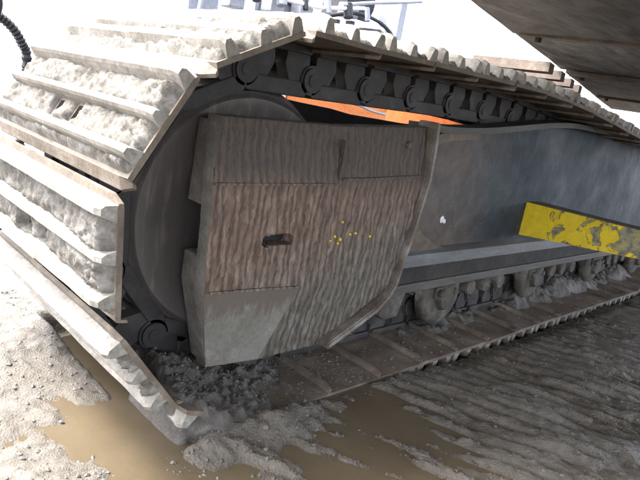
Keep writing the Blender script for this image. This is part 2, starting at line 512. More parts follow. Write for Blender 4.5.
# ------------------------------------------------------------------ undercarriage
UC = empty('crawler_undercarriage', (1.8, .35, -.03))
tag(UC, 'muddy crawler track with rusty guard plate, slate blue side frame and chipped yellow step', 'crawler track')
def under(o, parent=None):
    """parent keeping world coordinates"""
    p = parent or UC
    o.parent = p
    o.matrix_parent_inverse = p.matrix_world.inverted()
    return o
bpy.context.view_layer.update()

PT = 0.2; RP = 0.342; IC = (0.01, 0.425); NST = 24
W = 0.70; NP = 0.078           # shoe width, distance pin line -> shoe
def top_dz(x):
    z = 0.014 * sstep(-.05, .9, x) 
    z -= 0.088 * sstep(.95, 2.35, x)
    z += 0.074 * sstep(3.0, 4.7, x)
    return z
c2x = None
pins = []
angs = [267.5 - 34 * k for k in range(6)]
wrap1 = [(IC[0] + RP * math.cos(math.radians(a)), IC[1] + RP * math.sin(math.radians(a))) for a in angs]
x_bl = wrap1[0][0]
bottom = [(x_bl + PT * k, wrap1[0][1]) for k in range(NST, 0, -1)]
c2x = x_bl + PT * NST - RP * math.cos(math.radians(272.5))
wrap2 = [(c2x + RP * math.cos(math.radians(82.5 - 34 * k)), IC[1] + RP * math.sin(math.radians(82.5 - 34 * k))) for k in range(5)]
xt0 = wrap1[-1][0]; xt1 = wrap2[0][0]
top = [(xt0 + (xt1 - xt0) * k / NST, wrap1[-1][1] + top_dz(xt0 + (xt1 - xt0) * k / NST)) for k in range(1, NST)]
loop = bottom + wrap1 + top + wrap2     # clockwise seen from the camera side: right->left on the ground, up the idler, left->right on top

# shoe local frame: x = travel direction, z = outward normal, y = across
def shoe_profile():
    t = .011
    # from trailing (-) to leading (+) along the inner side, back along the outer side
    return [(-.112, .004), (-.085, 0), (.080, 0), (.098, -.006), (.106, -.004), (.102, .006), (.092, t), (-.100, t + .002), (-.114, t)]
HY = [(0, .03), (.03, .28), (.28, .325), (.325, .375), (.375, .42), (.42, .67), (.67, W)]
def build_shoe_mesh():
    bm = bmesh.new()
    b = bmesh.new()
    xs = [-.123, -.117, -.105, -.046, -.008, .040, .098, .116]
    zi = [-.014, -.011, 0, 0, 0, 0, 0, .001]
    zo = [-.007, -.002, .010, .011, .011, .011, .011, .009]
    holes = {(3, 2), (3, 4)}
    ys = [h[0] for h in HY] + [W]
    ni, nj = len(xs) - 1, len(ys) - 1
    vi = {}
    def vv(i, j, s):
        k = (i, j, s)
        if k not in vi:
            y = ys[j]; x = xs[i]
            if j in (0, len(ys) - 1): x *= (.90 if i in (0, 1, ni) else .985)
            vi[k] = b.verts.new((x, y, (zi if s == 0 else zo)[i]))
        return vi[k]
    solid = lambda i, j: 0 <= i < ni and 0 <= j < nj and (i, j) not in holes
    for i in range(ni):
        for j in range(nj):
            if not solid(i, j): continue
            b.faces.new((vv(i, j, 0), vv(i, j + 1, 0), vv(i + 1, j + 1, 0), vv(i + 1, j, 0)))
            b.faces.new((vv(i, j, 1), vv(i + 1, j, 1), vv(i + 1, j + 1, 1), vv(i, j + 1, 1)))
            for (di, dj, a, c) in ((-1, 0, (i, j), (i, j + 1)), (1, 0, (i + 1, j + 1), (i + 1, j)), (0, -1, (i + 1, j), (i, j)), (0, 1, (i, j + 1), (i + 1, j + 1))):
                if not solid(i + di, j + dj):
                    b.faces.new((vv(*a, 0), vv(*a, 1), vv(*c, 1), vv(*c, 0)))
    merge(bm, b)
    bmesh.ops.recalc_face_normals(bm, faces=bm.faces)
    me = bpy.data.meshes.new('track_shoe'); bm.to_mesh(me); bm.free()
    me.materials.append(M['shoe'])
    return me
def build_grouser_mesh(w0, w1, h, lean, name):
    """a worn bar across the shoe, slightly wavy crest"""
    n = 44; vs = []; fs = []
    for j in range(n + 1):
        y = W * j / n
        e = 0.0
        dip = 0.0022 * nz(0, y, 0, 9, 3, w0 * 900) - (0.007 if j in (0, n) else 0)
        pr = [(-w0, -.001), (-w1 + lean - .001, h * .8 + dip), (-w1 * .6 + lean, h + dip), (w1 * .6 + lean, h + dip), (w1 + lean + .001, h * .8 + dip), (w0, -.001)]
        vs += [(p[0] * (.97 if j in (0, n) else 1), clamp(y, .001, W - .001), p[1]) for p in pr]
    for j in range(n):
        for k in range(5):
            a = j * 6 + k
            fs.append((a, a + 1, a + 7, a + 6))
        fs.append((j * 6 + 5, j * 6, j * 6 + 6, j * 6 + 11))
    fs.append(tuple(range(6))); fs.append(tuple(n * 6 + k for k in reversed(range(6))))
    me = bpy.data.meshes.new(name); me.from_pydata(vs, [], fs); me.update()
    bm = bmesh.new(); bm.from_mesh(me); bmesh.ops.recalc_face_normals(bm, faces=bm.faces); bm.to_mesh(me); bm.free()
    me.materials.append(M['shoe_edge'])
    return me
shoe_me = build_shoe_mesh()
gr_me = [build_grouser_mesh(.0145, .0085, .037, -.002, 'grouser'), build_grouser_mesh(.014, .008, .034, 0, 'grouser'), build_grouser_mesh(.016, .0095, .036, .006, 'grouser')]
GR_S = [-.066, .010, .086]
def build_crust(seed, amount=1.0):
    ns, ny = 46, 176; vs = []; fs = []
    for j in range(ny + 1):
        y = .004 + (W - .008) * j / ny
        for i in range(ns + 1):
            s = -.100 + .206 * i / ns
            dgr = min(abs(s - q) for q in GR_S)
            edge = sstep(0.006, .018, dgr)
            ends = sstep(.0, .022, min(y, W - y))
            b = .5 + .9 * nz(s, y, 0, 7, 3, seed)
            cl = nz(s, y, 0, 55, 4, seed + 3)
            h = (.0140 + .0150 * (b - .35) + .0060 * cl) * amount
            ne = (1 - sstep(.0, .16, y))
            h += (ne * .010 + .003) * abs(nz(s, y, 0, 70, 3, seed + 9)) + ne * .004
            h = h * (.55 + .45 * edge) * ends * sstep(0, .018, min(s + .1, .106 - s))
            # clear of the relief holes
            hx = sstep(.030, .045, abs(s + .026)) ; 
            for hy in (.3025, .3975):
                d = max(abs(y - hy) / .026, abs(s + .027) / .021)
                h -= .03 * (1 - sstep(.8, 1.25, d))
            vs.append((s, y, .0108 + h - .004 * (1 - sstep(0, .006, min(y, W - y) - .004)) - .006 * (1 - sstep(.0, .006, min(s + .1, .106 - s)))))
    n = ns + 1
    for j in range(ny):
        for i in range(ns):
            q = (j * n + i, (j + 1) * n + i, (j + 1) * n + i + 1, j * n + i + 1)
            # leave out crust that lies below the shoe surface
            if max(vs[k][2] for k in q) > .0095: fs.append(q)
    me = bpy.data.meshes.new('mud_crust'); me.from_pydata(vs, [], fs); me.update()
    bm = bmesh.new(); bm.from_mesh(me)
    bmesh.ops.delete(bm, geom=[v for v in bm.verts if not v.link_faces], context='VERTS')
    bmesh.ops.recalc_face_normals(bm, faces=bm.faces)
    for f in bm.faces: f.smooth = True
    bm.to_mesh(me); bm.free()
    me.materials.append(M['mud_dry'])
    return me
crusts = [build_crust(1.7 + 4.3 * k) for k in range(6)]
thin = [build_crust(31.7 + 4.3 * k, .25) for k in range(2)]

# links ---------------------------------------------------------------
YC = W / 2
def build_link_mesh(side):
    """one side plate of a chain link, from pin to pin, offset shape"""
    bm = bmesh.new()
    def yy(a, b): return (YC + side * a, YC + side * b) if side > 0 else (YC + side * b, YC + side * a)
    # rail
    y0, y1 = yy(.088, .135)
    add_prism(bm, [(-.094, -.044), (.086, -.044), (.094, -.030), (.084, -.006), (-.084, -.006), (-.100, -.030)], y0, y1, .004)
    # legs between rail and shoe with an open window
    y0, y1 = yy(.092, .131)
    add_prism(bm, [(-.078, -.012), (-.036, -.012), (-.016, .030), (-.024, .0765), (-.086, .0765), (-.090, .03)], y0, y1, .003)
    add_prism(bm, [(.034, -.012), (.078, -.012), (.094, .030), (.088, .0765), (.020, .0765), (.014, .03)], y0, y1, .003)
    # pad under the shoe
    y0, y1 = yy(.078, .142)
    add_prism(bm, [(-.088, .058), (.086, .058), (.090, .0775), (-.092, .0775)], y0, y1, .003)
    # bosses: outer boss at the trailing pin, inner boss at the leading pin
    y0, y1 = yy(.108, .141)
    add_cyl(bm, (-.1, (y0 + y1) / 2, 0), (0, 1, 0), .036, .033, 24, .006)
    y0, y1 = yy(.066, .106)
    add_cyl(bm, (.1, (y0 + y1) / 2, 0), (0, 1, 0), .042, .040, 24, .005)
    bmesh.ops.recalc_face_normals(bm, faces=bm.faces)
    me = bpy.data.meshes.new('track_link'); bm.to_mesh(me); bm.free(); me.materials.append(M['link'])
    return me
link_me = {s: build_link_mesh(s) for s in (-1, 1)}
def build_pin():
    bm = bmesh.new()
    add_cyl(bm, (-.1, YC, 0), (0, 1, 0), .019, .286, 18, .004)
    add_cyl(bm, (-.1, YC, 0), (0, 1, 0), .033, .130, 20, .003)
    bmesh.ops.recalc_face_normals(bm, faces=bm.faces)
    me = bpy.data.meshes.new('track_pin'); bm.to_mesh(me); bm.free(); me.materials.append(M['link'])
    return me
pin_me = build_pin()
def build_bolt():
    bm = bmesh.new()
    for s in (-.062, .062):
        for y in (YC - .11, YC + .11):
            add_cyl(bm, (s, y, .015), (0, 0, 1), .015, .018, 6, .002)
    bmesh.ops.recalc_face_normals(bm, faces=bm.faces)
    me = bpy.data.meshes.new('shoe_bolts'); bm.to_mesh(me); bm.free(); me.materials.append(M['shoe'])
    return me

nl = len(loop)
def raw(name, me, mw, parent):
    o = bpy.data.objects.new(name, me); COL.objects.link(o)
    o.parent = parent
    o.matrix_parent_inverse = Matrix.Identity(4)
    o.matrix_basis = (Matrix.Translation(UC.location).inverted() @ mw) if parent is UC else mw
    return o
for i in range(nl):
    a = loop[i]; b = loop[(i + 1) % nl]
    d = Vector((b[0] - a[0], 0, b[1] - a[1])); d.normalize()
    nrm = Vector((-d.z, 0, d.x))      # outward: left of travel
    mid = Vector(((a[0] + b[0]) / 2, 0, (a[1] + b[1]) / 2))
    F = Matrix((( d.x, 0, nrm.x, mid.x), (d.y, 1, nrm.y, 0), (d.z, 0, nrm.z, mid.z), (0, 0, 0, 1)))
    if F.to_3x3().determinant() < 0: pass
    tilt = Matrix.Rotation(math.radians(rng.uniform(-.8, .8)), 4, 'Y')
    sm = F @ Matrix.Translation((rng.uniform(-.001, .001), rng.uniform(-.003, .003), NP)) @ tilt
    so = raw('track_shoe', shoe_me, sm, UC)
    for k in range(3):
        raw('grouser', gr_me[k], Matrix.Translation((GR_S[k], 0, .0105)), so)
    lowest = a[1] < .1 and b[1] < .1
    if not lowest:
        raw('mud_crust', crusts[i % 6] if a[0] < 0 and b[0] < .1 else thin[i % 2], Matrix.Identity(4), so)
    for s in (-1, 1):
        lo = raw('track_link', link_me[s], F, UC)
    raw('track_pin', pin_me, F, UC)

# idler -----------------------------------------------------------------
bm = bmesh.new()
IX, IZ = IC
prof = [(.02, .245), (.10, .245), (.13, .232), (.225, .222), (.262, .208), (.279, .206), (.284, .211), (.286, .216), (.294, .222), (.294, .262), (.318, .272), (.318, .428), (.294, .438), (.294, .478), (.286, .486), (.279, .494), (.262, .492), (.225, .478), (.13, .468), (.10, .455), (.02, .455)]
add_lathe_y(bm, prof, IX, IZ, 96)
idl = under(obj_bm('idler_wheel', bm, M['idler'], smooth=True))
bm = bmesh.new(); add_cyl(bm, (IX, .35, IZ), (0, 1, 0), .07, .40, 28, .006)
under(obj_bm('axle', bm, M['dark']), idl)

# guard -------------------------------------------------------------------
def gdisp(x, z):
    v = 0.0026 * noise.fractal(Vector((x * 58 + 1.2 * noise.noise(Vector((x * 20, z * 20, 0))), z * 19, 3.1)), .8, 2.0, 4) + 0.0018 * noise.fractal(Vector((x * 130, z * 26, 8.1)), .8, 2.0, 3)
    v += 0.004 * nz(x, z, 0, 6, 3, 2.7)
    return v
SPECKS = [(a_, b_, c_ * .72) for a_, b_, c_ in [(.244, .434, .0042), (.223, .397, .0042), (.208, .387, .0036), (.283, .400, .0040), (.302, .402, .0046), (.362, .391, .0050), (.239, .378, .0034), (.244, .388, .0054)]]
def guard():
    bm = bmesh.new(); cache = {}
    def vert(p):
        k = (round(p.x, 4), round(p.y, 4), round(p.z, 4))
        if k not in cache:
            low = 1 - .75 * sstep(.29, .25, p.z) * sstep(.22, .12, p.x)
            cache[k] = bm.verts.new((p.x, p.y - gdisp(p.x, p.z) * low, p.z))
        return cache[k]
    def patch(a, b, c, d, nu, nv, mi, hole=None):
        a, b, c, d = map(Vector, (a, b, c, d))
        P = [[(a.lerp(b, u / nu)).lerp(d.lerp(c, u / nu), v / nv) for u in range(nu + 1)] for v in range(nv + 1)]
        for v in range(nv):
            for u in range(nu):
                ctr = (P[v][u] + P[v + 1][u + 1]) / 2
                if hole and hole(ctr): continue
                vs = [vert(P[v][u]), vert(P[v][u + 1]), vert(P[v + 1][u + 1]), vert(P[v + 1][u])]
                if len(set(vs)) == 4:
                    f = bm.faces.new(vs); f.material_index = mi; f.smooth = True
    A0 = (-.148, .128, .662); A1 = (.205, .122, .672); A2 = (.545, .112, .700)
    B0 = (-.164, .100, .530); B1 = (.206, .100, .534); B2 = (.560, .100, .545)
    C0 = (-.152, .100, .284); C1 = (.130, .100, .270); C2 = (.500, .100, .228)
    D0 = (-.092, .142, .078); D1 = (.062, .136, .070); D2 = (.262, .122, .082)
    def slot(p):
        cx0, cx1, cz, r = .000, .071, .396, .0135
        dx = max(cx0 - p.x, 0, p.x - cx1)
        return dx * dx + (p.z - cz) ** 2 < r * r
    patch(A0, A1, B1, B0, 100, 36, 0)
    patch(A1, A2, B2, B1, 90, 36, 0)
    patch(B0, B1, C1, C0, 100, 76, 0, slot)
    patch(B1, B2, C2, C1, 90, 76, 0)
    patch(C0, C1, D1, D0, 100, 52, 1)
    patch(C1, C2, D2, D1, 90, 52, 0)
    bmesh.ops.remove_doubles(bm, verts=bm.verts, dist=.0004)
    ed = [e for e in bm.edges if e.is_boundary]
    r = bmesh.ops.extrude_edge_only(bm, edges=ed)
    for v in [g_ for g_ in r['geom'] if isinstance(g_, bmesh.types.BMVert)]:
        v.co.y += .038
    for f in [g_ for g_ in r['geom'] if isinstance(g_, bmesh.types.BMFace)]:
        c = f.calc_center_median()
        f.material_index = 2 if not (-.03 < c.x < .1 and .37 < c.z < .42) else 0
        f.smooth = False
    bmesh.ops.recalc_face_normals(bm, faces=bm.faces)
    return obj_bm('guard_plate', bm, [M['guard'], M['pale_streak'], M['pale']], recalc=False)
gd = under(guard())
gd['label'] = 'rust streaked guard plate with an oval slot'
# folded edge strips, seam overlays and mounting blocks
bm = bmesh.new()
add_sweep_xz(bm, [(-.160, .5265), (.02, .529), (.206, .5315)], .005, .0945, .101)
under(obj_bm('weld_seam', bm, M['guard']), gd)
bm = bmesh.new()
add_sweep_xz(bm, [(-.140, .287), (.0, .280), (.122, .272)], .005, .094, .101)
under(obj_bm('weld_seam', bm, M['guard']), gd)
bm = bmesh.new()
add_sweep_xz(bm, [(.215, .545), (.33, .549), (.44, .556), (.535, .562)], .006, .0945, .103)
under(obj_bm('weld_seam', bm, M['guard']), gd)
bm = bmesh.new()
add_sweep_xz(bm, [(.208, .640), (.209, .58), (.207, .536)], .006, .1000, .118)
under(obj_bm('weld_seam', bm, M['guard']), gd)
bm = bmesh.new(); add_cyl(bm, (.462, .106, .645), (0, 1, 0), .010, .012, 6, .002)
under(obj_bm('bolt', bm, M['frame_brown']), gd)
bm = bmesh.new()
add_prism(bm, [(-.152, .650), (-.158, .472), (-.02, .466), (-.02, .652)], .134, .196, .004)
under(obj_bm('mounting_block', bm, M['pale']), gd)
bm = bmesh.new()
add_prism(bm, [(-.150, .358), (-.150, .29), (-.098, .09), (.0, .09), (.02, .358)], .132, .200, .006)
under(obj_bm('mounting_block', bm, M['pale']), gd)
bm = bmesh.new()
add_prism(bm, [(-.05, .62), (-.05, .11), (.25, .12), (.5, .24), (.5, .62)], .142, .200, .0)
under(obj_bm('bearing_box', bm, M['dark']), gd)
def speck(pts_y, x, z, r, m_, par):
    b = bmesh.new(); bmesh.ops.create_icosphere(b, subdivisions=2, radius=1)
    for v in b.verts:
        k_ = 1 + .35 * nz(v.co.x, v.co.y, v.co.z, 1.4, 2, x * 90)
        v.co = Vector((x + v.co.x * r * k_, pts_y + v.co.y * .0045, z + v.co.z * r * 1.2 * k_))
    return under(obj_bm('paint_speck', b, m_, smooth=True), par)
for (x, z, r) in SPECKS:
    speck(.0985 - gdisp(x, z), x, z, r, M['yellow_drop'], gd)
# rib between the guard and the side frame
bm = bmesh.new()
add_sweep_xz(bm, [(.552, .716), (.562, .63), (.566, .552), (.545, .42), (.520, .300), (.508, .240), (.486, .205), (.440, .168), (.34, .123), (.256, .088)], .020, .082, .150)
bmesh.ops.recalc_face_normals(bm, faces=bm.faces)
bmesh.ops.bevel(bm, geom=[e for e in bm.edges if e.calc_face_angle(0) > .8], offset=.004, segments=2, affect='EDGES')
under(obj_bm('edge_rib', bm, M['rib_worn']))

# side frame -----------------------------------------------------------------
def frame_top(x):
    return .695 + .092 * sstep(.62, 1.65, x) * (1 if x < 2.6 else 1) - .03 * sstep(2.8, 4.6, x)
bm = bmesh.new()
nxp, nzp = 120, 22; gridv = []
for j in range(nzp + 1):
    row = []
    for i in range(nxp + 1):
        x = .555 + 4.1 * (i / nxp); z = .285 + (frame_top(x) - .285) * j / nzp
        row.append(bm.verts.new((x, .180 + .006 * nz(x, z, 0, 2.2, 3, 4.4), z)))
    gridv.append(row)
for j in range(nzp):
    for i in range(nxp):
        f = bm.faces.new((gridv[j][i], gridv[j][i + 1], gridv[j + 1][i + 1], gridv[j + 1][i])); f.smooth = True
ed = [e for e in bm.edges if e.is_boundary]
r = bmesh.ops.extrude_edge_only(bm, edges=ed)
for v in [q for q in r['geom'] if isinstance(q, bmesh.types.BMVert)]: v.co.y += .02
fr = under(obj_bm('side_frame', bm, M['blue']))
fr['label'] = 'slate blue painted side frame, rusty at one end'
bm = bmesh.new()
add_sweep_xz(bm, [(.57 + .1 * k, frame_top(.57 + .1 * k) + .004) for k in range(41)], .020, .128, .204)
under(obj_bm('top_flange', bm, M['rail']), fr)
bm = bmesh.new()
add_prism(bm, [(.570, .575), (.592, .50), (.640, .425), (.715, .360), (.80, .322), (.86, .306), (.57, .300)], .166, .1755, .003)
under(obj_bm('gusset_plate', bm, M['frame_brown']), fr)
speck(.1795, .823, .404, .011, M['white'], fr)
speck(.1795, .838, .397, .007, M['white'], fr)
bm = bmesh.new()
add_sweep_xz(bm, [(.592, .31), (.604, .42), (.618, .54), (.630, .61), (.650, .648), (.690, .672), (.76, .684), (.9, .698)], .030, .158, .182)
under(obj_bm('border_strip', bm, M['frame_brown']), fr)
# lower ledge: sloped top, then a dark web, then the roller rail
bm = bmesh.new()
b = bmesh.new()
pr = [(.182, .312), (.146, .300), (.142, .262), (.182, .262)]
aa = [b.verts.new((.555, p[0], p[1])) for p in pr]; cc = [b.verts.new((4.66, p[0], p[1])) for p in pr]
b.faces.new(aa); b.faces.new(list(reversed(cc)))
for i in range(4): b.faces.new((aa[i], aa[(i + 1) % 4], cc[(i + 1) % 4], cc[i]))
bmesh.ops.recalc_face_normals(b, faces=b.faces)
merge(bm, b)
M['ledge'] = rough_mat('highlit_blue_ledge', [(.08, .068, .057), (.12, .118, .115), (.18, .185, .19)], 5, 60, .002, (.45, .7), .35, 0, (.6, 3, 3))  # lighter than the frame: the ledge's highlight is put into its colour
under(obj_bm('lower_ledge', bm, M['ledge']), fr)
bm = bmesh.new(); add_box(bm, .54, 4.66, .1445, .205, .2081, .2615)
under(obj_bm('web', bm, M['dark']), fr)
bm = bmesh.new(); add_box(bm, .53, 4.66, .134, .200, .178, .208, .004)
under(obj_bm('roller_rail', bm, M['rail']), fr)
# inner body of the frame behind the chain guides
bm = bmesh.new(); add_box(bm, .60, 4.5, .255, .445, .26, .62, .01)
under(obj_bm('frame_box', bm, M['dark']), fr)
bm = bmesh.new(); add_prism(bm, [(.30, .36), (.62, .30), (.62, .60), (.30, .52)], .27, .43, .004)
under(obj_bm('tension_yoke', bm, M['dark']), fr)

# rollers -----------------------------------------------------------------
def jitf(seed):
    return lambda a, r, y: 0.004 * nz(math.cos(a) * r, math.sin(a) * r, y, 14, 3, seed) if r > .05 else 0
def build_roller(seed):
    bm = bmesh.new()
    add_lathe_y(bm, [(.0001, .128), (.040, .128), (.046, .134), (.050, .146), (.088, .150), (.104, .156), (.110, .166), (.108, .188), (.098, .196), (.070, .202), (.070, .30), (.0001, .30)], 0, 0, 40, jit=jitf(seed))
    bmesh.ops.remove_doubles(bm, verts=bm.verts, dist=.0004)
    bmesh.ops.recalc_face_normals(bm, faces=bm.faces)
    me = bpy.data.meshes.new('track_roller'); bm.to_mesh(me); bm.free(); me.materials.append(M['roller'])
    me.polygons.foreach_set('use_smooth', [True] * len(me.polygons)); me.set_sharp_from_angle(angle=math.radians(45))
    bm = bmesh.new()
    add_box(bm, -.062, .062, .138, .152, .020, .062, .004)
    b_ = bmesh.new()
    bmesh.ops.recalc_face_normals(bm, faces=bm.faces)
    br = bpy.data.meshes.new('bracket'); bm.to_mesh(br); bm.free(); br.materials.append(M['roller'])
    return me, br
rm, brm = build_roller(3.0)
bm = bmesh.new(); add_cyl(bm, (0, .133, 0), (0, 1, 0), .013, .016, 6, .002)
bmesh.ops.recalc_face_normals(bm, faces=bm.faces)
bolt_me = bpy.data.meshes.new('bolt'); bm.to_mesh(bolt_me); bm.free(); bolt_me.materials.append(M['roller'])
rx = .885
k = 0
while rx < 4.5:
    ro = raw('track_roller', rm, Matrix.Translation((rx, 0, .130)) @ Matrix.Translation((0, .35, 0)) @ Matrix.Rotation(rng.uniform(0, 6.28), 4, 'Y') @ Matrix.Diagonal((rk := (1.03 if k == 0 else rng.uniform(.86, 1.0)), 1, rk, 1)) @ Matrix.Translation((rng.uniform(-.01, .01), -.35, rng.uniform(-.006, .006))), UC)
    bo = raw('roller_bracket', brm, Matrix.Translation((rx, 0, .112)), UC)
    for sx_ in (-.043, .043):
        raw('bolt', bolt_me, Matrix.Translation((sx_, 0, .041)), bo)
    rx += .70; k += 1
# ring lugs of the chain guide between the rollers
bm = bmesh.new()
b = bmesh.new(); 
add_lathe_y(bm, [(.016, .142), (.027, .140), (.031, .146), (.031, .172), (.016, .172), (.016, .142)], 0, 0, 20)
bmesh.ops.remove_doubles(bm, verts=bm.verts, dist=.0003)
bmesh.ops.recalc_face_normals(bm, faces=bm.faces)
ring_me = bpy.data.meshes.new('guide_ring'); bm.to_mesh(ring_me); bm.free(); ring_me.materials.append(M['roller'])
for k in range(14):
    x = 1.115 + .35 * k - (.06 if k % 2 else 0)
    if k % 2: continue
    for q in (-.06, .05, .16):
        raw('guide_ring', ring_me, Matrix.Translation((x + .365 * .0 + q, 0, .150)), UC)
# chain guard bracket next to the edge rib
bm = bmesh.new()
add_prism(bm, [(.545, .178), (.545, .105), (.575, .088), (.640, .092), (.665, .178)], .150, .200, .006)
under(obj_bm('guide_bracket', bm, M['roller']))

# yellow step --------------------------------------------------------------
bm = bmesh.new()
b = bmesh.new()
ny, nzz = 60, 12
def step_pt(t, v):
    y = .176 - t * .80
    z0 = .328 + .070 * t; z1 = .463 + .006 * t
    return Vector((1.400 + .0015 * nz(y, v, 0, 9, 3, 2), y, z0 + (z1 - z0) * v))
gr = [[b.verts.new(step_pt(i / ny, j / nzz)) for i in range(ny + 1)] for j in range(nzz + 1)]
for j in range(nzz):
    for i in range(ny): b.faces.new((gr[j][i], gr[j][i + 1], gr[j + 1][i + 1], gr[j + 1][i]))
ed = [e for e in b.edges if e.is_boundary]
r = bmesh.ops.extrude_edge_only(b, edges=ed)
for v in [q for q in r['geom'] if isinstance(q, bmesh.types.BMVert)]: v.co.x += .016
merge(bm, b)
st = under(obj_bm('step', bm, M['yellow'])); st['label'] = 'step plate with chipped yellow paint'
bm = bmesh.new()
add_box(bm, 1.4165, 1.52, -.62, .176, .445, .4655, .003)
under(obj_bm('tread', bm, M['frame_brown']), st)

# car body between the tracks ---------------------------------------------
bm = bmesh.new()
add_box(bm, .75, 4.6, .88, 2.6, .30, .56, .02)
add_prism(bm, [(.45, .30), (4.6, .30), (4.6, .69), (1.6, .69), (1.40, .676), (1.0, .682), (.88, .693), (.70, .699), (.45, .713)], .845, .872, .003)
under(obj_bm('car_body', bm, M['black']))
bm = bmesh.new(); add_box(bm, 1.7, 2.3, .44, .86, .34, .60, .01)
under(obj_bm('axle_beam', bm, M['dark']))
bm = bmesh.new(); add_box(bm, 3.2, 3.8, .44, .86, .34, .60, .01)
under(obj_bm('axle_beam', bm, M['dark']))
# carrier roller holding the upper run
bm = bmesh.new()
add_lathe_y(bm, [(.0001, .24), (.055, .24), (.058, .25), (.058, .45), (.055, .46), (.0001, .46)], 1.32, .676, 28)
bmesh.ops.remove_doubles(bm, verts=bm.verts, dist=.0004)
add_box(bm, 1.27, 1.37, .30, .40, .60, .66)
under(obj_bm('carrier_roller', bm, M['dark']))

# ------------------------------------------------------------------ gravelly heap inside the lower run
hv = []; hf = []
hx0, hx1, hy0, hy1, hs = -.25, .34, -.085, .215, .0045
nxh = int((hx1 - hx0) / hs); nyh = int((hy1 - hy0) / hs)
for j in range(nyh + 1):
    for i in range(nxh + 1):
        x = hx0 + hs * i; y = hy0 + hs * j
        y_in = y - .045 * sstep(-.15, -.215, x)
        e = sstep(0, .02, x - hx0) * sstep(.0, .095, y_in - hy0 + .02 * nz(x, 0, 0, 20, 3, 3) - .095 * sstep(-.02, .08, x))
        fall = 1 - sstep(-.10, .16, x - .5 * y)
        wrapz = .31 * max(0.0, .005 - x) + .006 * sstep(.06, 0, x)
        z = -.055 + .051 * sstep(0.0, .085, y_in - hy0 + .02 * nz(x, y, 0, 18, 3, 9.4)) * sstep(0, .04, x - hx0) + e * wrapz + e * fall * (.016 + .03 * sstep(0, .2, y) + .018 * nz(x, y, 0, 9, 3, 1.1) + .012 * nz(x, y, 0, 38, 3, 4.1)) + .006 * nz(x, y, 0, 60, 2, 7.7) * e
        hv.append((x, y, z))
n = nxh + 1
def heap_ok(i, j):
    x = hx0 + hs * i; y = hy0 + hs * j
    return y - .045 * sstep(-.15, -.215, x) - hy0 > .004
hf = [(j * n + i, j * n + i + 1, (j + 1) * n + i + 1, (j + 1) * n + i) for j in range(nyh) for i in range(nxh) if heap_ok(i, j) and heap_ok(i + 1, j)]
hp = obj_py('mud_heap', hv, hf, M['heap'], smooth=True)
tag(hp, 'heap of dark gravelly mud lying on the lower track shoes under the guard', 'mud heap', kind='stuff')

dv = []; 
dx0, dx1, dy0, dy1, ds = .60, 2.9, .095, .245, .0075
nxd = int((dx1 - dx0) / ds); nyd = int((dy1 - dy0) / ds)
for j in range(nyd + 1):
    for i in range(nxd + 1):
        x = dx0 + ds * i; y = dy0 + ds * j
        a = sstep(0, .11, y - dy0 + .03 * nz(x, 0, 0, 7, 3, 5)) * sstep(.25, .55, x - .35)
        pk = .30 + .9 * (.5 + nz(x, 0, 0, 2.2, 3, 2.2))
        dv.append((x, y, -.004 + a * (.062 * clamp(pk, .1, 1.3) + .016 * nz(x, y, 0, 22, 3, 8.2) + .006 * nz(x, y, 0, 70, 2, 1.2))))
n2 = nxd + 1
dirt = obj_py('packed_dirt', dv, [(j * n2 + i, j * n2 + i + 1, (j + 1) * n2 + i + 1, (j + 1) * n2 + i) for j in range(nyd) for i in range(nxd)], M['heap'], smooth=True)
tag(dirt, 'dark dirt packed on the lower shoes beneath the row of rollers', 'dirt', kind='stuff')

# ------------------------------------------------------------------ pebbles
def ico():
    b = bmesh.new(); bmesh.ops.create_icosphere(b, subdivisions=1, radius=1)
    v = [x.co.copy() for x in b.verts]; b.verts.index_update()
    f = [tuple(q.index for q in x.verts) for x in b.faces]; b.free(); return v, f
IV, IF = ico()
pv = []; pf = []
def pebble(x, y, z, r):
    o = len(pv); ax = (rng.uniform(.7, 1.25), rng.uniform(.7, 1.25), rng.uniform(.5, .9)); a = rng.uniform(0, 6.28); c, s = math.cos(a), math.sin(a)
    for v in IV:
        k = rng.uniform(.82, 1.15)
        vx, vy, vz = v.x * ax[0] * k * r, v.y * ax[1] * k * r, v.z * ax[2] * k * r
        pv.append((x + vx * c - vy * s, y + vx * s + vy * c, z + vz))
    pf.extend(tuple(q + o for q in t) for t in IF)
def rsz(lo, hi): return lo + (hi - lo) * rng.random() ** 3.2
for _ in range(24000):
    x = rng.uniform(-.75, 1.9); y = rng.uniform(-.9, .0)
    dens = .12 + .75 * (1 - sstep(-.1, .7, x)) + .6 * sstep(-.14, -.02, y)
    if rng.random() > dens * (0.35 + max(0, nz(x, y, 0, 5, 3, 3.3)) * 2.2): continue
    z = ground_h(x, y)
    r = rsz(.0012, .0074)
    if z + r * .4 < (-.0012 if x < .3 else PUD): continue
    pebble(x, y, z - r * .05, r)
for _ in range(3800):
    x = rng.uniform(-.85, -.28); y = rng.uniform(-.2, 1.0)
    if rng.random() > .3 + max(0, nz(x, y, 0, 5, 3, 3.3)) * 2: continue
    r = rsz(.0012, .0068); z = ground_h(x, y)
    pebble(x, y, z - r * .05, r)
pb = obj_py('pebbles', pv, pf, M['pebble'])
tag(pb, 'small wet pebbles and mud crumbs strewn over the muddy ground', 'pebbles', kind='stuff')
pv = []; pf = []
for _ in range(1700):
    x = -.22 + .62 * rng.random() ** 1.15; y = rng.uniform(.01, .21)
    i = int((x - hx0) / hs); j = int((y - hy0) / hs)
    z = hv[clamp(j, 0, nyh) * n + clamp(i, 0, nxh)][2] if x < hx1 else 0.004
    r = rsz(.0012, .0055)
    pebble(x, y, max(z, .0045) + r * .1, r)
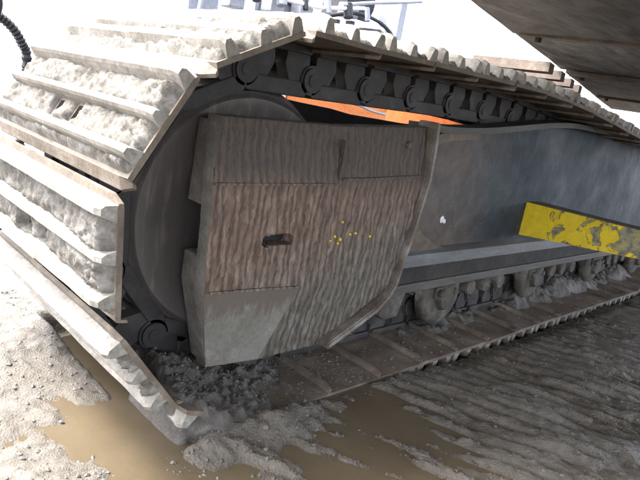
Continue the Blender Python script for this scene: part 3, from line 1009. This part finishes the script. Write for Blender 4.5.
for _ in range(800):
    x = rng.uniform(.3, 2.6); y = rng.uniform(.02, .2)
    if nz(x, y, 0, 4, 3, 5.2) < .05: continue
    r = rsz(.0014, .006); pebble(x, y, .005 + r * .3, r)
pb2 = obj_py('gravel_crumbs', pv, pf, M['pebble'])
tag(pb2, 'grey gravel crumbs scattered on the inner faces of the lower shoes', 'gravel', kind='stuff')

# ------------------------------------------------------------------ upper structure overhead
US = empty('upper_structure', (2.9, 1.45, .56))
tag(US, 'weathered grey steel upper structure overhanging the track, seen from below', 'machine deck')
bpy.context.view_layer.update()
DD = Vector((.967, .255, 0)).normalized(); EE = Vector((DD.y, -DD.x, 0))
P0 = Vector((1.03, .40, 0))
def dpt(t, s, z): 
    q = P0 + DD * t + EE * s; return Vector((q.x, q.y, z))
def deck_panel(t0, t1, s0, s1, z, th, m_):
    bm = bmesh.new(); b = bmesh.new()
    nt_, ns_ = 14, 10; rows = []
    for j in range(ns_ + 1):
        rows.append([b.verts.new(dpt(t0 + (t1 - t0) * i / nt_, s0 + (s1 - s0) * j / ns_, z + .003 * nz(t0 + (t1 - t0) * i / nt_, s0 + (s1 - s0) * j / ns_, 0, 2, 3, 6))) for i in range(nt_ + 1)])
    for j in range(ns_):
        for i in range(nt_): b.faces.new((rows[j][i], rows[j][i + 1], rows[j + 1][i + 1], rows[j + 1][i]))
    ed = [e for e in b.edges if e.is_boundary]
    r = bmesh.ops.extrude_edge_only(b, edges=ed)
    for v in [q for q in r['geom'] if isinstance(q, bmesh.types.BMVert)]: v.co.z += th
    merge(bm, b)
    o = obj_bm('floor_panel', bm, m_); return under(o, US)
DZ = 1.15
ts = [-2.3, -.75, .57, 2.0, 3.6, 5.6]  # left end runs on out of view, lengthened to shade the ground
dzs = [0, -.012, .010, -.006, .008]
for k in range(5):
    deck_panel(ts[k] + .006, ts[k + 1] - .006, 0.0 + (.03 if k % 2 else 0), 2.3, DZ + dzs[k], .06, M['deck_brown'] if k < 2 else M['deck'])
bm = bmesh.new(); b = bmesh.new()
q0 = [dpt(-2.25, .06, 1.195), dpt(5.55, .06, 1.195), dpt(5.55, 2.26, 1.195), dpt(-2.25, 2.26, 1.195)]
v0 = [b.verts.new(v) for v in q0]; v1 = [b.verts.new(v + Vector((0, 0, .5))) for v in q0]
b.faces.new(v0); b.faces.new(list(reversed(v1)))
for i in range(4): b.faces.new((v0[i], v1[i], v1[(i + 1) % 4], v0[(i + 1) % 4]))
merge(bm, b)
under(obj_bm('body_shell', bm, M['deck']), US)
# flanges along the panel joints and spots of bolts
for (t, s_, z) in ((.57, 2.2, 1.128), (2.0, 2.0, 1.124), (3.6, 2.0, 1.126)):
    bm = bmesh.new(); b = bmesh.new()
    q = [dpt(t - .03, .06, z), dpt(t + .028, .06, z), dpt(t + .028, s_, z), dpt(t - .03, s_, z)]
    v0 = [b.verts.new(v) for v in q]; v1 = [b.verts.new(v + Vector((0, 0, .03))) for v in q]
    b.faces.new(v0); b.faces.new(list(reversed(v1)))
    for i in range(4): b.faces.new((v0[i], v1[i], v1[(i + 1) % 4], v0[(i + 1) % 4]))
    merge(bm, b); jf = under(obj_bm('joint_flange', bm, M['frame_brown']), US)
    for k in range(2):
        bm = bmesh.new(); p_ = dpt(t, .14 + .57 * k, z - .008)
        add_cyl(bm, p_, (0, 0, 1), .016, .020, 6, .002)
        under(obj_bm('bolt', bm, M['dark']), jf)
# brown ribs reaching from the slew ring to the deck
for k in range(4):
    t = 1.45 + .40 * k
    bm = bmesh.new(); b = bmesh.new()
    a = dpt(t, .05, 0); c = dpt(t + .1, -(.42 + .03 * k), 0)
    wd = DD * .07
    z0, z1 = 1.075, 1.128
    q = [a - wd, a + wd, c + wd, c - wd]
    v0 = [b.verts.new((v.x, v.y, z0)) for v in q]; v1 = [b.verts.new((v.x, v.y, z1)) for v in q]
    b.faces.new(v0); b.faces.new(list(reversed(v1)))
    for i in range(4): b.faces.new((v0[i], v1[i], v1[(i + 1) % 4], v0[(i + 1) % 4]))
    merge(bm, b); under(obj_bm('rib', bm, M['slat']), US)
bm = bmesh.new()
add_cyl(bm, (3.2, 1.62, .815), (0, 0, 1), .62, .512, 48, .01)
under(obj_bm('slew_ring', bm, M['slat']), US)
bm = bmesh.new(); add_cyl(bm, (3.2, 1.62, .69), (0, 0, 1), .66, .24, 48, .01)
under(obj_bm('swivel_guard', bm, M['orange_dark']), US)
bm = bmesh.new(); add_box(bm, 3.3, 3.9, 1.35, 2.2, 1.072, 1.20, .01)
under(obj_bm('centre_beam', bm, M['slat']), US)

# ------------------------------------------------------------------ parked orange machine behind
OM = empty('parked_machine', (5.0, 5.4, -.03))
tag(OM, 'orange and white work machine with grey boxes and hoses standing behind the track', 'work machine')
bpy.context.view_layer.update()
def part(name, fn, m, par=None):
    bm = bmesh.new(); fn(bm); return under(obj_bm(name, bm, m), par or OM)
part('chassis', lambda b: add_box(b, 3.72, 9.2, 4.4, 6.2, .28, 1.02, .03), M['orange'])
part('chassis_panel', lambda b: add_box(b, 2.6, 3.70, 4.42, 6.0, .28, 1.0, .02), M['white'])
for x in (3.3, 4.6, 6.2, 7.8):
    part('wheel', lambda b: add_cyl(b, (x, 4.62, .27), (0, 1, 0), .31, .34, 32, .04), M['rubber'])
part('platform', lambda b: add_box(b, 2.5, 5.35, 4.3, 6.1, 1.05, 1.30, .02), M['white'])
tb = part('tool_box', lambda b: add_box(b, 3.0, 3.75, 4.3, 5.1, 1.312, 1.95, .04), M['grey'])
part('handle', lambda b: add_box(b, 3.25, 3.5, 4.275, 4.298, 1.62, 1.66, .005), M['rubber'], tb)
part('tool_box', lambda b: add_box(b, 2.35, 2.7, 4.5, 5.1, 1.312, 1.85, .03), M['grey'])
part('post', lambda b: add_box(b, 3.9, 3.98, 4.35, 4.43, 1.31, 2.4, .01), M['white'])
part('drum', lambda b: add_cyl(b, (4.75, 4.8, 1.98), (.97, .2, 0), .30, .62, 28, .03), M['rubber'])
part('drum_cradle', lambda b: add_box(b, 4.3, 5.2, 4.4, 5.2, 1.312, 1.72, .03), M['white'])
part('hose', lambda b: add_tube(b, [(3.95, 4.2, 1.62), (4.3, 4.1, 1.72), (4.7, 4.08, 1.70), (5.05, 4.12, 1.58), (5.15, 4.2, 1.48), (5.1, 4.4, 1.32)], .022), M['rubber'])
part('hose', lambda b: add_tube(b, [(4.6, 4.38, .72), (4.75, 4.25, .71), (4.95, 4.2, .67), (5.2, 4.2, .65), (5.45, 4.3, .67), (5.6, 4.42, .75)], .016), M['grey'])

part('side_panel', lambda b: add_box(b, 5.35, 8.4, 4.25, 4.6, 1.04, 3.0, .02), M['white'])
part('pillar', lambda b: add_box(b, 5.24, 5.335, 4.25, 4.6, 1.04, 3.0, .01), M['grey'])
for (x, z) in ((2.55, 1.52), (3.05, 1.58), (3.45, 1.62), (4.15, 1.76)):
    part('valve_block', lambda b: add_box(b, x, x + .18, 4.1, 4.28, z - .1, z + .06, .02), M['grey'])
part('pipe', lambda b: add_tube(b, [(2.2, 4.05, 1.48), (2.9, 4.02, 1.60), (3.6, 4.0, 1.64), (4.3, 4.0, 1.78)], .022), M['white'])
part('pipe', lambda b: add_tube(b, [(2.3, 4.2, 1.32), (2.35, 4.2, 1.7), (2.42, 4.2, 2.2)], .03), M['grey'])
part('hose', lambda b: add_tube(b, [(4.2, 4.15, 1.40), (4.35, 4.05, 1.55), (4.7, 4.0, 1.58), (5.0, 4.05, 1.45), (5.1, 4.2, 1.32)], .016), M['rubber'])
for k in range(5):
    part('cable_clip', lambda b: add_box(b, 4.0 + .24 * k, 4.05 + .24 * k, 4.1, 4.2, 1.50 + .03 * (k % 2), 1.60 + .03 * (k % 2), .005), M['rubber'])

for k in range(7):
    x = 2.45 + .32 * k; zb = 1.50 + .085 * (x - 2.3)
    part('fitting', lambda b: add_cyl(b, (x, 4.0, zb + .05), (0, .3, 1), .03 + .012 * (k % 3), .16, 12, .006), M['rubber'] if k % 2 else M['grey'])
part('hose', lambda b: add_tube(b, [(2.5, 3.95, 1.62), (2.8, 3.9, 1.78), (3.2, 3.9, 1.70), (3.5, 3.9, 1.86), (3.9, 3.95, 2.05)], .018), M['rubber'])
part('guard_rail', lambda b: add_tube(b, [(3.95, 4.0, 1.74), (4.4, 4.0, 1.86), (4.9, 4.0, 1.98), (5.3, 4.0, 2.08)], .02), M['grey'])

# corrugated hoses hanging beyond the far end of the shoes
HS = empty('corrugated_hose', (-.15, 1.7, -.03))
tag(HS, 'black corrugated hose looping over the top of the track by the idler end', 'hose')
bpy.context.view_layer.update()
bm = bmesh.new()
add_tube(bm, [(-.62, 1.5, .90), (-.36, 1.42, .87), (-.26, 1.42, .84), (-.17, 1.42, .80), (-.12, 1.42, .74), (-.10, 1.42, .66), (-.12, 1.42, .3), (-.2, 1.42, -.02)], .016, 10, .14, .007)
under(obj_bm('corrugated_tube', bm, M['rubber']), HS)
bm = bmesh.new()
add_tube(bm, [(-.38, 1.35, 1.05), (-.27, 1.35, .95), (-.225, 1.35, .88), (-.225, 1.35, .82), (-.27, 1.35, .74), (-.33, 1.36, .5), (-.36, 1.36, -.02)], .016, 12)
under(obj_bm('smooth_tube', bm, M['rubber']), HS)
